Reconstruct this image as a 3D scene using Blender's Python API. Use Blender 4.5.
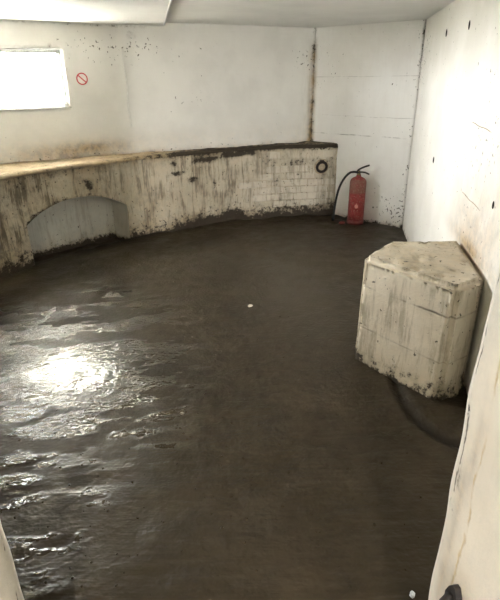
import bpy, bmesh, math, random
import numpy as np
from mathutils import Vector, Matrix

for o in list(bpy.data.objects):
    bpy.data.objects.remove(o)
scene = bpy.context.scene
col = scene.collection

# ------------------------------------------------------------------ camera
cam_d = bpy.data.cameras.new('camera')
cam = bpy.data.objects.new('camera', cam_d)
col.objects.link(cam)
cam_d.sensor_fit = 'HORIZONTAL'
cam_d.sensor_width = 36.0
cam_d.lens = 36.0
cam_d.clip_start = 0.02
TILT, ROLL = math.radians(24.0), math.radians(-0.5)
fw = Vector((0, math.cos(TILT), -math.sin(TILT)))
up0 = Vector((0, math.sin(TILT), math.cos(TILT)))
rt0 = Vector((1, 0, 0))
rt = rt0 * math.cos(ROLL) + up0 * math.sin(ROLL)
up = up0 * math.cos(ROLL) - rt0 * math.sin(ROLL)
cam.matrix_world = Matrix(((rt.x, up.x, -fw.x, 0.0), (rt.y, up.y, -fw.y, 0.0),
                           (rt.z, up.z, -fw.z, 1.55), (0, 0, 0, 1)))
scene.camera = cam

# ------------------------------------------------------------------ sky and exposure
world = bpy.data.worlds.new('overcast_sky')
scene.world = world
world.use_nodes = True
bg = world.node_tree.nodes['Background']
bg.inputs['Color'].default_value = (1.0, 0.99, 0.965, 1)
bg.inputs['Strength'].default_value = 42.0
vs = scene.view_settings
vs.view_transform = 'Standard'
vs.look = 'None'
vs.gamma = 1.0
vs.use_curve_mapping = False
vs.exposure = 2.45


def portal(name, loc, rot, sx, sy):
    d = bpy.data.lights.new(name, 'AREA')
    d.shape = 'RECTANGLE'
    d.size, d.size_y = sx, sy
    d.cycles.is_portal = True
    o = bpy.data.objects.new(name, d)
    o.matrix_world = Matrix.Translation(loc) @ rot.to_4x4()
    col.objects.link(o)
    return o


# ------------------------------------------------------------------ noise helpers
def _hash(ix, iy, iz, seed):
    n = (ix * 374761393 + iy * 668265263 + iz * 2147483647 + seed * 974711) & 0xffffffff
    n = ((n ^ (n >> 13)) * 1274126177) & 0xffffffff
    n = (n ^ (n >> 16)) & 0xffffffff
    return n / 4294967295.0


def vnoise(x, y, z=0.0, seed=0):
    x, y, z = np.broadcast_arrays(np.asarray(x, float), np.asarray(y, float), np.asarray(z, float))
    ix, iy, iz = np.floor(x).astype(np.int64), np.floor(y).astype(np.int64), np.floor(z).astype(np.int64)
    fx, fy, fz = x - ix, y - iy, z - iz
    fx, fy, fz = (t * t * (3 - 2 * t) for t in (fx, fy, fz))
    r = 0
    for a in (0, 1):
        for b in (0, 1):
            for c in (0, 1):
                w = (fx if a else 1 - fx) * (fy if b else 1 - fy) * (fz if c else 1 - fz)
                r = r + w * _hash(ix + a, iy + b, iz + c, seed)
    return r


def fbm(x, y, z=0.0, seed=0, octv=4):
    r, a, t = 0, 0.5, 0
    for k in range(octv):
        r = r + a * vnoise(np.asarray(x) * 2 ** k, np.asarray(y) * 2 ** k, np.asarray(z) * 2 ** k, seed + k)
        t += a
        a *= 0.5
    return r / t


def smooth(x, a, b):
    t = np.clip((np.asarray(x, float) - a) / (b - a), 0, 1)
    return t * t * (3 - 2 * t)


def blob(s, z, s0, z0, rs, rz):
    return np.exp(-((s - s0) / rs) ** 2 - ((z - z0) / rz) ** 2)


# ------------------------------------------------------------------ materials
class NT:
    def __init__(self, name):
        self.m = bpy.data.materials.new(name)
        self.m.use_nodes = True
        self.t = self.m.node_tree
        self.b = self.t.nodes['Principled BSDF']

    def new(self, typ):
        return self.t.nodes.new(typ)

    def set(self, inp, v):
        if hasattr(v, 'is_linked') or hasattr(v, 'links'):
            self.t.links.new(v, inp)
        else:
            if isinstance(v, tuple) and len(v) == 3 and inp.type == 'RGBA':
                v = v + (1,)
            inp.default_value = v

    def pos(self, sx=1, sy=1, sz=1, rz=0.0, obj=False):
        if obj:
            src = self.new('ShaderNodeTexCoord').outputs['Object']
        else:
            src = self.new('ShaderNodeNewGeometry').outputs['Position']
        mp = self.new('ShaderNodeMapping')
        self.set(mp.inputs['Vector'], src)
        mp.inputs['Scale'].default_value = (sx, sy, sz)
        mp.inputs['Rotation'].default_value = (0, 0, rz)
        return mp.outputs[0]

    def noise(self, vec, scale, detail=4, rough=0.55, dist=0.0):
        n = self.new('ShaderNodeTexNoise')
        self.set(n.inputs['Vector'], vec)
        n.inputs['Scale'].default_value = scale
        n.inputs['Detail'].default_value = detail
        n.inputs['Roughness'].default_value = rough
        n.inputs['Distortion'].default_value = dist
        return n.outputs['Fac']

    def math(self, op, a, b=0.0):
        n = self.new('ShaderNodeMath')
        n.operation = op
        self.set(n.inputs[0], a)
        self.set(n.inputs[1], b)
        return n.outputs[0]

    def rng(self, v, a, b, c=0.0, d=1.0):
        n = self.new('ShaderNodeMapRange')
        n.interpolation_type = 'SMOOTHSTEP'
        self.set(n.inputs['Value'], v)
        n.inputs['From Min'].default_value = a
        n.inputs['From Max'].default_value = b
        n.inputs['To Min'].default_value = c
        n.inputs['To Max'].default_value = d
        return n.outputs['Result']

    def mix(self, f, a, b):
        n = self.new('ShaderNodeMix')
        n.data_type = 'RGBA'
        self.set(n.inputs[0], f)
        self.set(n.inputs[6], a)
        self.set(n.inputs[7], b)
        return n.outputs[2]

    def attr(self, name):
        n = self.new('ShaderNodeAttribute')
        n.attribute_name = name
        s = self.new('ShaderNodeSeparateColor')
        self.t.links.new(n.outputs['Color'], s.inputs[0])
        return s.outputs[0], s.outputs[1], s.outputs[2], n.outputs['Alpha']

    def bump(self, h, strength, dist=0.01, prev=None):
        n = self.new('ShaderNodeBump')
        self.set(n.inputs['Height'], h)
        n.inputs['Strength'].default_value = strength
        n.inputs['Distance'].default_value = dist
        if prev is not None:
            self.t.links.new(prev, n.inputs['Normal'])
        return n.outputs[0]

    def out(self, color, rough=0.7, normal=None, metal=0.0, spec=None):
        self.set(self.b.inputs['Base Color'], color)
        self.set(self.b.inputs['Roughness'], rough)
        self.b.inputs['Metallic'].default_value = metal
        if spec is not None:
            self.set(self.b.inputs['Specular IOR Level'], spec)
        if normal is not None:
            self.t.links.new(normal, self.b.inputs['Normal'])
        return self.m


def wall_mat(name, paint, paint2, dark=(0.022, 0.016, 0.010), tan=(0.36, 0.24, 0.11), streakc=(0.20, 0.15, 0.09),
             masks=None, relief=0.35, rough=0.6, lines=(), cracks=(), foot=0.0):
    n = NT(name)
    if masks is None:
        R, G, B, A = n.attr('mask')
    else:
        R, G, B, A = masks
    P = n.pos()
    if foot:
        sf0 = n.new('ShaderNodeSeparateXYZ')
        n.t.links.new(P, sf0.inputs[0])
        G = n.math('ADD', G, n.rng(sf0.outputs[2], 0.26, 0.04, 0.0, foot))
    c = n.mix(n.rng(n.noise(P, 2.3, 5, 0.6), 0.35, 0.65), paint, paint2)
    n14 = n.math('ADD', n.math('MULTIPLY', n.math('SUBTRACT', n.noise(P, 17.0, 9, 0.74), 0.5), 1.9), 0.5)
    n5 = n.noise(P, 5.0, 6, 0.6)
    # tan water stain
    c = n.mix(n.math('MULTIPLY', R, n.rng(n5, 0.25, 0.6, 0.45, 1.0)), c, n.mix(n.rng(n14, 0.4, 0.65), tan, tuple(v * 0.45 for v in tan)))
    # runs of dirty water
    st = n.noise(n.pos(30, 30, 3.2), 1.0, 6, 0.7, 0.6)
    st2 = n.noise(n.pos(5, 5, 4.0), 1.0, 4, 0.6)
    sf = n.math('MULTIPLY', A, n.rng(n.math('ADD', n.math('MULTIPLY', st, 0.6), n.math('MULTIPLY', st2, 0.4)), 0.48, 0.60))
    c = n.mix(sf, c, streakc)
    # specks of mould
    n60 = n.noise(P, 36.0, 3, 0.5)
    spk = n.rng(n.math('ADD', n60, B), 0.985, 1.03)
    c = n.mix(n.math('MULTIPLY', spk, 0.85), c, dark)
    # scabs of grime
    soft = n.rng(n.math('ADD', n.math('MULTIPLY', n5, 0.5), n.math('ADD', n.math('MULTIPLY', n14, 0.4), G)), 0.72, 1.10, 0.0, 0.62)
    c = n.mix(soft, c, tuple(v * 0.75 for v in streakc))
    g = n.rng(n.math('ADD', n14, G), 0.98, 1.16)
    c = n.mix(n.math('MULTIPLY', g, 0.93), c, n.mix(n60, dark, tuple(v * 1.6 for v in dark)))
    hgt = n.math('SUBTRACT', n.math('MULTIPLY', n14, 0.5), n.math('MULTIPLY', g, 0.35))
    if lines:
        sep = n.new('ShaderNodeSeparateXYZ')
        n.t.links.new(P, sep.inputs[0])
        zz = n.math('ADD', sep.outputs[2], n.math('MULTIPLY', n.noise(P, 4.0, 3), 0.02))
        for z0, w, k in lines:
            d = n.math('ABSOLUTE', n.math('SUBTRACT', zz, z0 + 0.01))
            lf = n.math('MULTIPLY', n.rng(d, 0.0, w, 1.0, 0.0), n.rng(n.noise(P, 5.0, 5, 0.7), 0.38, 0.62, 0.0, k))
            c = n.mix(lf, c, tuple(v * 2.5 for v in dark))
            hgt = n.math('SUBTRACT', hgt, n.math('MULTIPLY', lf, 0.5))
    if cracks:
        sep = n.new('ShaderNodeSeparateXYZ')
        n.t.links.new(P, sep.inputs[0])
        yy = n.math('ADD', sep.outputs[1], n.math('MULTIPLY', n.math('SUBTRACT', n.noise(P, 7.0, 4, 0.6), 0.5), 0.06))
        for y0, w, lo_, hi_, cc in cracks:
            d = n.math('ABSOLUTE', n.math('SUBTRACT', yy, y0))
            lf = n.math('MULTIPLY', n.rng(d, 0.0, w, 1.0, 0.0), n.rng(n.noise(P, 11.0, 3, 0.6), lo_, hi_))
            c = n.mix(lf, c, cc)
            hgt = n.math('SUBTRACT', hgt, n.math('MULTIPLY', lf, 0.6))
    b1 = n.bump(hgt, relief, 0.012)
    b2 = n.bump(n.noise(P, 90.0, 3), relief * 0.6, 0.003, b1)
    return n.out(c, n.rng(g, 0, 1, rough, 0.8), b2, spec=0.3)


def flat_mat(name, colr, rough=0.5, metal=0.0, var=0.25, scale=30, bump=0.15):
    n = NT(name)
    P = n.pos(obj=True)
    k = n.noise(P, scale, 5, 0.65)
    c = n.mix(n.rng(k, 0.3, 0.7), tuple(v * (1 - var) for v in colr), tuple(min(1, v * (1 + var)) for v in colr))
    return n.out(c, rough, n.bump(k, bump, 0.004), metal)


M = {}
M['back'] = wall_mat('back_wall_limewash', (0.78, 0.77, 0.73), (0.71, 0.70, 0.66), relief=0.2)
M['end'] = wall_mat('end_wall_limewash', (0.88, 0.875, 0.84), (0.83, 0.82, 0.78), relief=0.2,
                    lines=((1.55, 0.007, 0.3), (1.15, 0.007, 0.35), (0.95, 0.009, 0.6)))
M['right'] = wall_mat('right_wall_limewash', (0.82, 0.80, 0.74), (0.75, 0.73, 0.66), relief=0.3)
M['jamb'] = wall_mat('doorway_limewash', (0.66, 0.62, 0.53), (0.73, 0.69, 0.60), relief=0.3, cracks=((0.772, 0.0045, 0.50, 0.58, (0.09, 0.07, 0.045)), (0.70, 0.006, 0.40, 0.60, (0.50, 0.40, 0.24))))
M['plain'] = wall_mat('entry_limewash', (0.72, 0.68, 0.6), (0.66, 0.62, 0.54), masks=(0.0, 0.1, 0.1, 0.0), relief=0.2)
M['bench'] = wall_mat('bench_render', (0.58, 0.53, 0.43), (0.47, 0.42, 0.33), streakc=(0.115, 0.09, 0.06), relief=0.6, rough=0.7)
M['niche'] = wall_mat('niche_paint', (0.63, 0.63, 0.58), (0.55, 0.54, 0.49), relief=0.4)
M['ledge'] = wall_mat('ledge_dust', (0.58, 0.49, 0.36), (0.47, 0.39, 0.28), relief=0.7, rough=0.85)
M['brick'] = wall_mat('painted_brick', (0.62, 0.58, 0.49), (0.53, 0.48, 0.39), foot=0.40, masks=(0.12, 0.24, 0.31, 0.5), relief=0.5, streakc=(0.15, 0.115, 0.075))
M['boss'] = wall_mat('stained_boss', (0.45, 0.38, 0.28), (0.34, 0.28, 0.20), masks=(0.3, 0.36, 0.32, 0.3), relief=0.5)
M['block'] = wall_mat('block_render', (0.70, 0.64, 0.52), (0.60, 0.54, 0.42), relief=0.6, rough=0.7, streakc=(0.36, 0.31, 0.22),
                      lines=((0.475, 0.010, 0.75), (0.22, 0.008, 0.35)))
M['ceil'] = wall_mat('ceiling_paint', (0.74, 0.735, 0.70), (0.68, 0.675, 0.64), masks=(0.0, 0.12, 0.22, 0.0), relief=0.2)
M['slab'] = wall_mat('ceiling_slab_paint', (0.72, 0.71, 0.67), (0.68, 0.67, 0.63), masks=(0.0, 0.14, 0.2, 0.0), relief=0.2)
M['white'] = flat_mat('white_paint', (0.80, 0.80, 0.77), 0.45, var=0.08)
M['frame'] = flat_mat('window_frame_paint', (0.62, 0.62, 0.60), 0.5, var=0.15)
M['rubber'] = flat_mat('black_rubber', (0.012, 0.012, 0.012), 0.45, var=0.2)
M['iron'] = flat_mat('rusted_iron', (0.013, 0.007, 0.004), 0.8, 0.0, var=0.6)
M['brass'] = flat_mat('dull_brass', (0.30, 0.24, 0.12), 0.4, 0.8, var=0.3)
M['lever'] = flat_mat('dark_steel', (0.06, 0.055, 0.05), 0.4, 0.7, var=0.3)
M['signwhite'] = flat_mat('sign_white', (0.80, 0.74, 0.70), 0.4, var=0.05)
M['signred'] = flat_mat('sign_red', (0.55, 0.06, 0.08), 0.4, var=0.15)
M['emblem'] = flat_mat('faded_pink', (0.72, 0.33, 0.28), 0.5, var=0.2, scale=90)
M['stone'] = flat_mat('pale_stone', (0.55, 0.50, 0.40), 0.7, var=0.2)
M['scrap'] = flat_mat('blue_white_scrap', (0.50, 0.53, 0.58), 0.35, var=0.3)
M['ground'] = flat_mat('outdoor_ground', (0.35, 0.34, 0.30), 0.9, var=0.2, scale=2)


def glass_mat():
    n = NT('window_glass')
    t = n.t
    tr = n.new('ShaderNodeBsdfTransparent')
    tr.inputs[0].default_value = (0.96, 0.97, 0.98, 1)
    gl = n.new('ShaderNodeBsdfGlossy')
    gl.inputs['Roughness'].default_value = 0.05
    mx = n.new('ShaderNodeMixShader')
    mx.inputs[0].default_value = 0.06
    t.links.new(tr.outputs[0], mx.inputs[1])
    t.links.new(gl.outputs[0], mx.inputs[2])
    t.links.new(mx.outputs[0], t.nodes['Material Output'].inputs['Surface'])
    return n.m


M['glass'] = glass_mat()


def mud_mat():
    n = NT('wet_mud')
    R, G, B, A = n.attr('mask')      # R wet, G dark trench, B painted sheen of the walls, A standing water
    P = n.pos()
    big = n.noise(P, 1.3, 5, 0.6)
    mid = n.noise(P, 7.0, 6, 0.62)
    fine = n.noise(P, 46.0, 1.0, 0.5)
    sweep = n.noise(n.pos(4.0, 34.0, 4.0, rz=math.radians(-8)), 1.0, 4, 0.6)
    sweep2 = n.noise(n.pos(5.0, 60.0, 4.0, rz=math.radians(14)), 1.0, 4, 0.6)
    c = n.mix(n.rng(big, 0.35, 0.65), (0.031, 0.0225, 0.0125), (0.051, 0.0375, 0.022))
    c = n.mix(n.rng(mid, 0.45, 0.7, 0, 0.55), c, (0.026, 0.020, 0.013))
    c = n.mix(n.rng(sweep, 0.48, 0.68, 0, 0.35), c, (0.062, 0.049, 0.033))
    c = n.mix(n.math('MULTIPLY', B, n.rng(mid, 0.3, 0.6, 0.4, 0.9)), c, (0.085, 0.073, 0.056))
    c = n.mix(n.math('MULTIPLY', G, 0.85), c, (0.014, 0.011, 0.008))
    rough = n.rng(n.math('ADD', n.math('MULTIPLY', mid, 0.5), n.math('MULTIPLY', big, 0.5)), 0.38, 0.62, 0.38, 0.60)
    rough = n.math('SUBTRACT', rough, n.math('MULTIPLY', R, 0.42))
    dry = n.math('SUBTRACT', 1.0, n.math('MULTIPLY', A, 0.82))
    rough = n.math('MAXIMUM', n.math('MULTIPLY', rough, n.rng(A, 0, 1, 1.0, 0.5)), 0.08)
    h = n.math('ADD', n.math('MULTIPLY', mid, 0.5), n.math('ADD', n.math('MULTIPLY', sweep, 0.22), n.math('MULTIPLY', sweep2, 0.25)))
    b1 = n.bump(n.math('MULTIPLY', h, dry), 0.28, 0.025)
    wetk = n.math('MULTIPLY', dry, n.rng(R, 0.0, 1.0, 0.5, 1.25))
    b2 = n.bump(n.math('MULTIPLY', wetk, n.math('ADD', n.math('MULTIPLY', fine, 1.0), n.math('MULTIPLY', n.noise(n.pos(26, 48, 26, rz=math.radians(-12)), 1.0, 1.5, 0.5, 0.5), 0.8))), 0.5, 0.012, b1)
    return n.out(c, rough, b2, spec=n.rng(R, 0.05, 0.6, 0.16, 0.6))


M['mud'] = mud_mat()


def ext_mat():
    n = NT('dusty_red_enamel')
    P = n.pos(obj=True)
    sep = n.new('ShaderNodeSeparateXYZ')
    n.t.links.new(P, sep.inputs[0])
    z = sep.outputs[2]
    k = n.noise(P, 30.0, 6, 0.65)
    c = n.mix(n.rng(k, 0.35, 0.7), (0.27, 0.028, 0.028), (0.38, 0.07, 0.062))
    band = n.math('MULTIPLY', n.rng(z, 0.34, 0.37), n.rng(z, 0.515, 0.50))
    c = n.mix(n.math('MULTIPLY', band, n.rng(k, 0.3, 0.6, 0.35, 0.8)), c, (0.20, 0.10, 0.065))
    c = n.mix(n.rng(n.noise(P, 55.0, 4, 0.6), 0.52, 0.70, 0, 0.75), c, (0.36, 0.22, 0.18))
    c = n.mix(n.math('MULTIPLY', n.rng(z, 0.12, 0.0), 0.7), c, (0.12, 0.035, 0.028))
    return n.out(c, n.rng(k, 0.3, 0.7, 0.35, 0.6), n.bump(k, 0.1, 0.003))


M['ext'] = ext_mat()


# ------------------------------------------------------------------ mesh helpers
def link(name, me, mat, parent=None, label=None, cat=None, group=None, kind=None, smooth_=True):
    o = bpy.data.objects.new(name, me)
    col.objects.link(o)
    if mat is not None and len(me.materials) == 0:
        me.materials.append(M[mat] if isinstance(mat, str) else mat)
    if parent is not None:
        o.parent = parent
    tag(o, label, cat, group, kind)
    if smooth_:
        me.polygons.foreach_set('use_smooth', [True] * len(me.polygons))
    return o


def tag(o, label=None, cat=None, group=None, kind=None):
    for k, v in (('label', label), ('category', cat), ('group', group), ('kind', kind)):
        if v:
            o[k] = v


def empty(name, loc, rz=0.0, **kw):
    o = bpy.data.objects.new(name, None)
    o.location = loc
    o.rotation_euler = (0, 0, rz)
    o.empty_display_size = 0.1
    col.objects.link(o)
    tag(o, **kw)
    return o


class GM:
    """collects grids of points (with a 4-channel mask) into one mesh"""
    def __init__(self):
        self.v, self.f, self.m, self.n = [], [], [], 0

    def grid(self, P, mask=None, skip=None, flip=False):
        a, b = P.shape[:2]
        idx = np.arange(a * b).reshape(a, b) + self.n
        self.v.append(P.reshape(-1, 3))
        self.m.append(np.zeros((a * b, 4)) if mask is None else mask.reshape(-1, 4))
        q = np.stack([idx[:-1, :-1], idx[1:, :-1], idx[1:, 1:], idx[:-1, 1:]], -1)
        if flip:
            q = q[..., ::-1]
        if skip is not None:
            q = q[~skip]
        self.f.append(q.reshape(-1, 4))
        self.n += a * b

    def mesh(self, name, weld=True):
        V, F, K = np.concatenate(self.v), np.concatenate(self.f), np.concatenate(self.m)
        me = bpy.data.meshes.new(name)
        me.from_pydata(V.tolist(), [], F.tolist())
        at = me.attributes.new('mask', 'FLOAT_COLOR', 'POINT')
        at.data.foreach_set('color', np.clip(K, 0, 2).astype(np.float32).ravel())
        bm = bmesh.new()
        bm.from_mesh(me)
        if weld:
            bmesh.ops.remove_doubles(bm, verts=bm.verts, dist=0.0005)
        loose = [v for v in bm.verts if not v.link_faces]
        bmesh.ops.delete(bm, geom=loose, context='VERTS')
        bm.to_mesh(me)
        bm.free()
        me.update()
        return me


def masks(R=0.0, G=0.0, B=0.0, A=0.0, like=None):
    z = np.zeros(like.shape)
    return np.stack([z + R, z + G, z + B, z + A], -1)


def solid(o, th, off=-1.0):
    md = o.modifiers.new('thickness', 'SOLIDIFY')
    md.thickness = th
    md.offset = off
    return o


def bm_mesh(name, bm):
    me = bpy.data.meshes.new(name)
    bm.normal_update()
    bm.to_mesh(me)
    bm.free()
    return me


def lathe(name, prof, seg=32):
    bm = bmesh.new()
    rings = []
    for r, z in prof:
        if r < 1e-6:
            rings.append([bm.verts.new((0, 0, z))])
        else:
            rings.append([bm.verts.new((r * math.cos(2 * math.pi * k / seg), r * math.sin(2 * math.pi * k / seg), z)) for k in range(seg)])
    for a, b in zip(rings, rings[1:]):
        for k in range(seg):
            k2 = (k + 1) % seg
            vs_ = [a[k % len(a)], a[k2 % len(a)], b[k2 % len(b)], b[k % len(b)]]
            u = []
            for v in vs_:
                if v not in u:
                    u.append(v)
            if len(u) > 2:
                bm.faces.new(u)
    bmesh.ops.recalc_face_normals(bm, faces=bm.faces)
    return bm_mesh(name, bm)


def tube(name, pts, rad, seg=10, closed=False):
    pts = [Vector(p) for p in pts]
    n = len(pts)
    rads = rad if isinstance(rad, (list, tuple)) else [rad] * n
    bm = bmesh.new()
    rings = []
    ref = Vector((0.3, 0.2, 0.93)).normalized()
    prev = None
    for i, p in enumerate(pts):
        if closed:
            t = pts[(i + 1) % n] - pts[i - 1]
        else:
            t = pts[min(i + 1, n - 1)] - pts[max(i - 1, 0)]
        t.normalize()
        a = (prev if prev is not None else ref)
        a = (a - t * a.dot(t))
        if a.length < 1e-4:
            a = t.orthogonal()
        a.normalize()
        prev = a
        b = t.cross(a)
        rings.append([bm.verts.new(p + (a * math.cos(2 * math.pi * k / seg) + b * math.sin(2 * math.pi * k / seg)) * rads[i]) for k in range(seg)])
    pairs = list(zip(rings, rings[1:])) + ([(rings[-1], rings[0])] if closed else [])
    for r1, r2 in pairs:
        for k in range(seg):
            bm.faces.new((r1[k], r1[(k + 1) % seg], r2[(k + 1) % seg], r2[k]))
    if not closed:
        bm.faces.new(rings[0][::-1])
        bm.faces.new(rings[-1])
    bmesh.ops.recalc_face_normals(bm, faces=bm.faces)
    return bm_mesh(name, bm)


def box_bm(sx, sy, sz, bev=0.004, seg=1, at=(0, 0, 0), bm=None):
    own = bm is None
    b2 = bmesh.new()
    bmesh.ops.create_cube(b2, size=1.0)
    bmesh.ops.scale(b2, vec=(sx, sy, sz), verts=b2.verts)
    if bev > 0:
        bmesh.ops.bevel(b2, geom=b2.edges[:], offset=bev, segments=seg, affect='EDGES')
    bmesh.ops.translate(b2, vec=at, verts=b2.verts)
    return b2


def spline(pts, n=12):
    P = [Vector(p) for p in pts]
    P = [P[0] * 2 - P[1]] + P + [P[-1] * 2 - P[-2]]
    out = []
    for i in range(1, len(P) - 2):
        p0, p1, p2, p3 = P[i - 1:i + 3]
        for k in range(n):
            t = k / n
            out.append(0.5 * ((2 * p1) + (p2 - p0) * t + (2 * p0 - 5 * p1 + 4 * p2 - p3) * t * t + (3 * p1 - p0 - 3 * p2 + p3) * t ** 3))
    out.append(P[-2])
    return out


class Path:
    """smooth plan curve with arc length"""
    def __init__(self, pts, straight=False):
        if straight:
            d = np.array(pts, float)
        else:
            d = np.array([(v.x, v.y) for v in spline([(p[0], p[1], 0) for p in pts], 24)])
        self.p = d
        self.s = np.concatenate([[0], np.cumsum(np.hypot(*np.diff(d, axis=0).T))])
        self.L = self.s[-1]

    def at(self, s):
        return np.stack([np.interp(s, self.s, self.p[:, 0]), np.interp(s, self.s, self.p[:, 1])], -1)

    def tan(self, s):
        a, b = self.at(np.asarray(s) - 0.01), self.at(np.asarray(s) + 0.01)
        t = b - a
        return t / np.linalg.norm(t, axis=-1, keepdims=True)

    def s_of(self, x, y):
        ss = np.linspace(0, self.L, 2000)
        q = self.at(ss)
        return ss[np.argmin((q[:, 0] - x) ** 2 + (q[:, 1] - y) ** 2)]


def curtain(path, sv, zv, rough=0.004, seed=0, maskfn=None, skipfn=None, side=1, gm=None, zfn=None):
    """vertical wall over a plan path; side=+1 means room lies to the left of travel"""
    S, Z = np.meshgrid(sv, zv, indexing='ij')
    if zfn is not None:
        Z = zfn(S, Z)
    p = path.at(S)
    t = path.tan(S)
    nrm = np.stack([-t[..., 1], t[..., 0]], -1) * side
    d = (fbm(S * 3, Z * 3, 0, seed, 4) - 0.5) * rough * 2
    P = np.stack([p[..., 0] + nrm[..., 0] * d, p[..., 1] + nrm[..., 1] * d, Z], -1)
    mk = maskfn(S, Z) if maskfn else None
    sk = None
    if skipfn:
        sc = (S[:-1, :-1] + S[1:, 1:]) / 2
        zc = (Z[:-1, :-1] + Z[1:, 1:]) / 2
        sk = skipfn(sc, zc)
    g = gm or GM()
    g.grid(P, mk, sk, flip=(side > 0))
    return g


def arr(a, b, step, *keys):
    pts = sorted({a, b, *[k for k in keys if a < k < b]})
    out = []
    for p, q in zip(pts, pts[1:]):
        out.append(np.linspace(p, q, max(2, int(math.ceil((q - p) / step)) + 1))[:-1])
    return np.concatenate(out + [[b]])


# ------------------------------------------------------------------ plan of the chamber
LEDGE = 0.82
CEIL = 2.02
CORNER = (0.75, 6.22)
END = (1.70, 5.42)
bench_path = Path([(1.10, 6.00), (0.983, 5.975), (0.491, 5.90), (-0.11, 5.735), (-0.765, 5.36), (-1.237, 5.00),
                   (-1.62, 4.63), (-1.93, 4.25), (-2.12, 3.88), (-2.30, 3.3), (-2.36, 2.6), (-2.28, 1.8), (-2.05, 0.95), (-1.95, 0.72)])
back_path = Path([CORNER, (0.128, 5.915), (-0.52, 5.61), (-1.0, 5.405), (-1.48, 5.16), (-1.70, 5.015), (-2.247, 4.655), (-2.75, 4.32)])
end_path = Path([END, (0.521, 6.413)], straight=True)
right_path = Path([(0.897, 0.70), (1.726, 5.573)], straight=True)
left_path = Path([(-2.75, 4.34), (-2.75, 0.70)], straight=True)

# window opening in the back wall
WS0 = back_path.s_of(-1.672, 5.03)
WS1 = back_path.s_of(-2.62, 4.41)
WZ0, WZ1 = 1.30, 1.80

# ------------------------------------------------------------------ walls
def back_mask(S, Z):
    R = 1.0 * np.exp(-(S / 0.055) ** 2) * smooth(Z, 2.0, 1.75) + 0.9 * np.exp(-((Z - LEDGE) / 0.05) ** 2) * (0.4 + 0.6 * vnoise(S * 5, 0, 0, 3))
    R += 0.6 * blob(S, Z, 2.55, 0.93, 0.35, 0.06) + 0.35 * blob(S, Z, 3.05, 0.90, 0.5, 0.07)
    R += 0.16 * np.exp(-((Z - 0.95) / 0.12) ** 2)
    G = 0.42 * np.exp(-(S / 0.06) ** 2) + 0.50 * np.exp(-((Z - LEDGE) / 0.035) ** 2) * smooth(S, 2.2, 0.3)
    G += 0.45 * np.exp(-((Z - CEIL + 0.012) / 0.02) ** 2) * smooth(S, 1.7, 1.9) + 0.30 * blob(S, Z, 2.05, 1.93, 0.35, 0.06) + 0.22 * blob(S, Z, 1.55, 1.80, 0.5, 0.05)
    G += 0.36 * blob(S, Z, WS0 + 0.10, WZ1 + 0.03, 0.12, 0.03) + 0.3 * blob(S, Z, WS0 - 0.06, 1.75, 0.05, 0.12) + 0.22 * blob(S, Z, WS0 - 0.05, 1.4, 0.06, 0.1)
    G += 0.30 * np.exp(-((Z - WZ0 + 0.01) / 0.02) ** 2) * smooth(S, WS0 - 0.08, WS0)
    B = 0.245 + 0.14 * blob(S, Z, 0.12, 1.72, 0.16, 0.14) + 0.14 * blob(S, Z, 2.2, 1.8, 0.6, 0.14) + 0.10 * blob(S, Z, 1.45, 1.33, 0.3, 0.08) + 0.1 * np.exp(-((Z - LEDGE) / 0.1) ** 2)
    A = 0.30 * blob(S, Z, 0, 1.3, 0.12, 0.5)
    return masks(R, G, B, A, S)


sv = arr(0, back_path.L, 0.025, WS0, WS1)
zv = arr(0.60, 2.12, 0.025, WZ0, WZ1)
g = curtain(back_path, sv, zv, 0.006, 1, back_mask,
            lambda s, z: (s > WS0) & (s < WS1) & (z > WZ0) & (z < WZ1))
wall_back = link('wall_back', g.mesh('wall_back'), 'back', kind='structure',
                 label='off-white upper back wall above the ledge, with rust run in its corner', cat='wall')
solid(wall_back, 0.22)


def end_mask(S, Z):
    L = math.hypot(END[0] - CORNER[0], END[1] - CORNER[1])
    u = L - S                       # distance from the far left corner
    R = 0.75 * np.exp(-(u / 0.03) ** 2) * smooth(Z, 2.0, 1.7) + 0.35 * np.exp(-(Z / 0.1) ** 2) + 0.18 * blob(u, Z, 0.15, 0.8, 0.25, 0.1)
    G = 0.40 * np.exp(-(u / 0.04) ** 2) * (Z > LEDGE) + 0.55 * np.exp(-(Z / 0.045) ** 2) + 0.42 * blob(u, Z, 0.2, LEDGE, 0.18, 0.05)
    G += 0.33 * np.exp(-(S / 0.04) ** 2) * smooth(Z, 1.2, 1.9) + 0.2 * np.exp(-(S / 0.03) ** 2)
    B = 0.265 + 0.13 * blob(S, Z, 0.16, 0.18, 0.26, 0.2) + 0.08 * blob(u, Z, 0.12, 1.65, 0.15, 0.2) + 0.1 * np.exp(-(S / 0.06) ** 2)
    return masks(R, G, B, 0.03, S)


g = curtain(end_path, arr(0, end_path.L, 0.02), arr(-0.05, 2.12, 0.02), 0.006, 11, end_mask)
wall_end = link('wall_end', g.mesh('wall_end'), 'end', kind='structure',
                label='bright white end wall behind the fire extinguisher', cat='wall')
solid(wall_end, 0.2)


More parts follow.
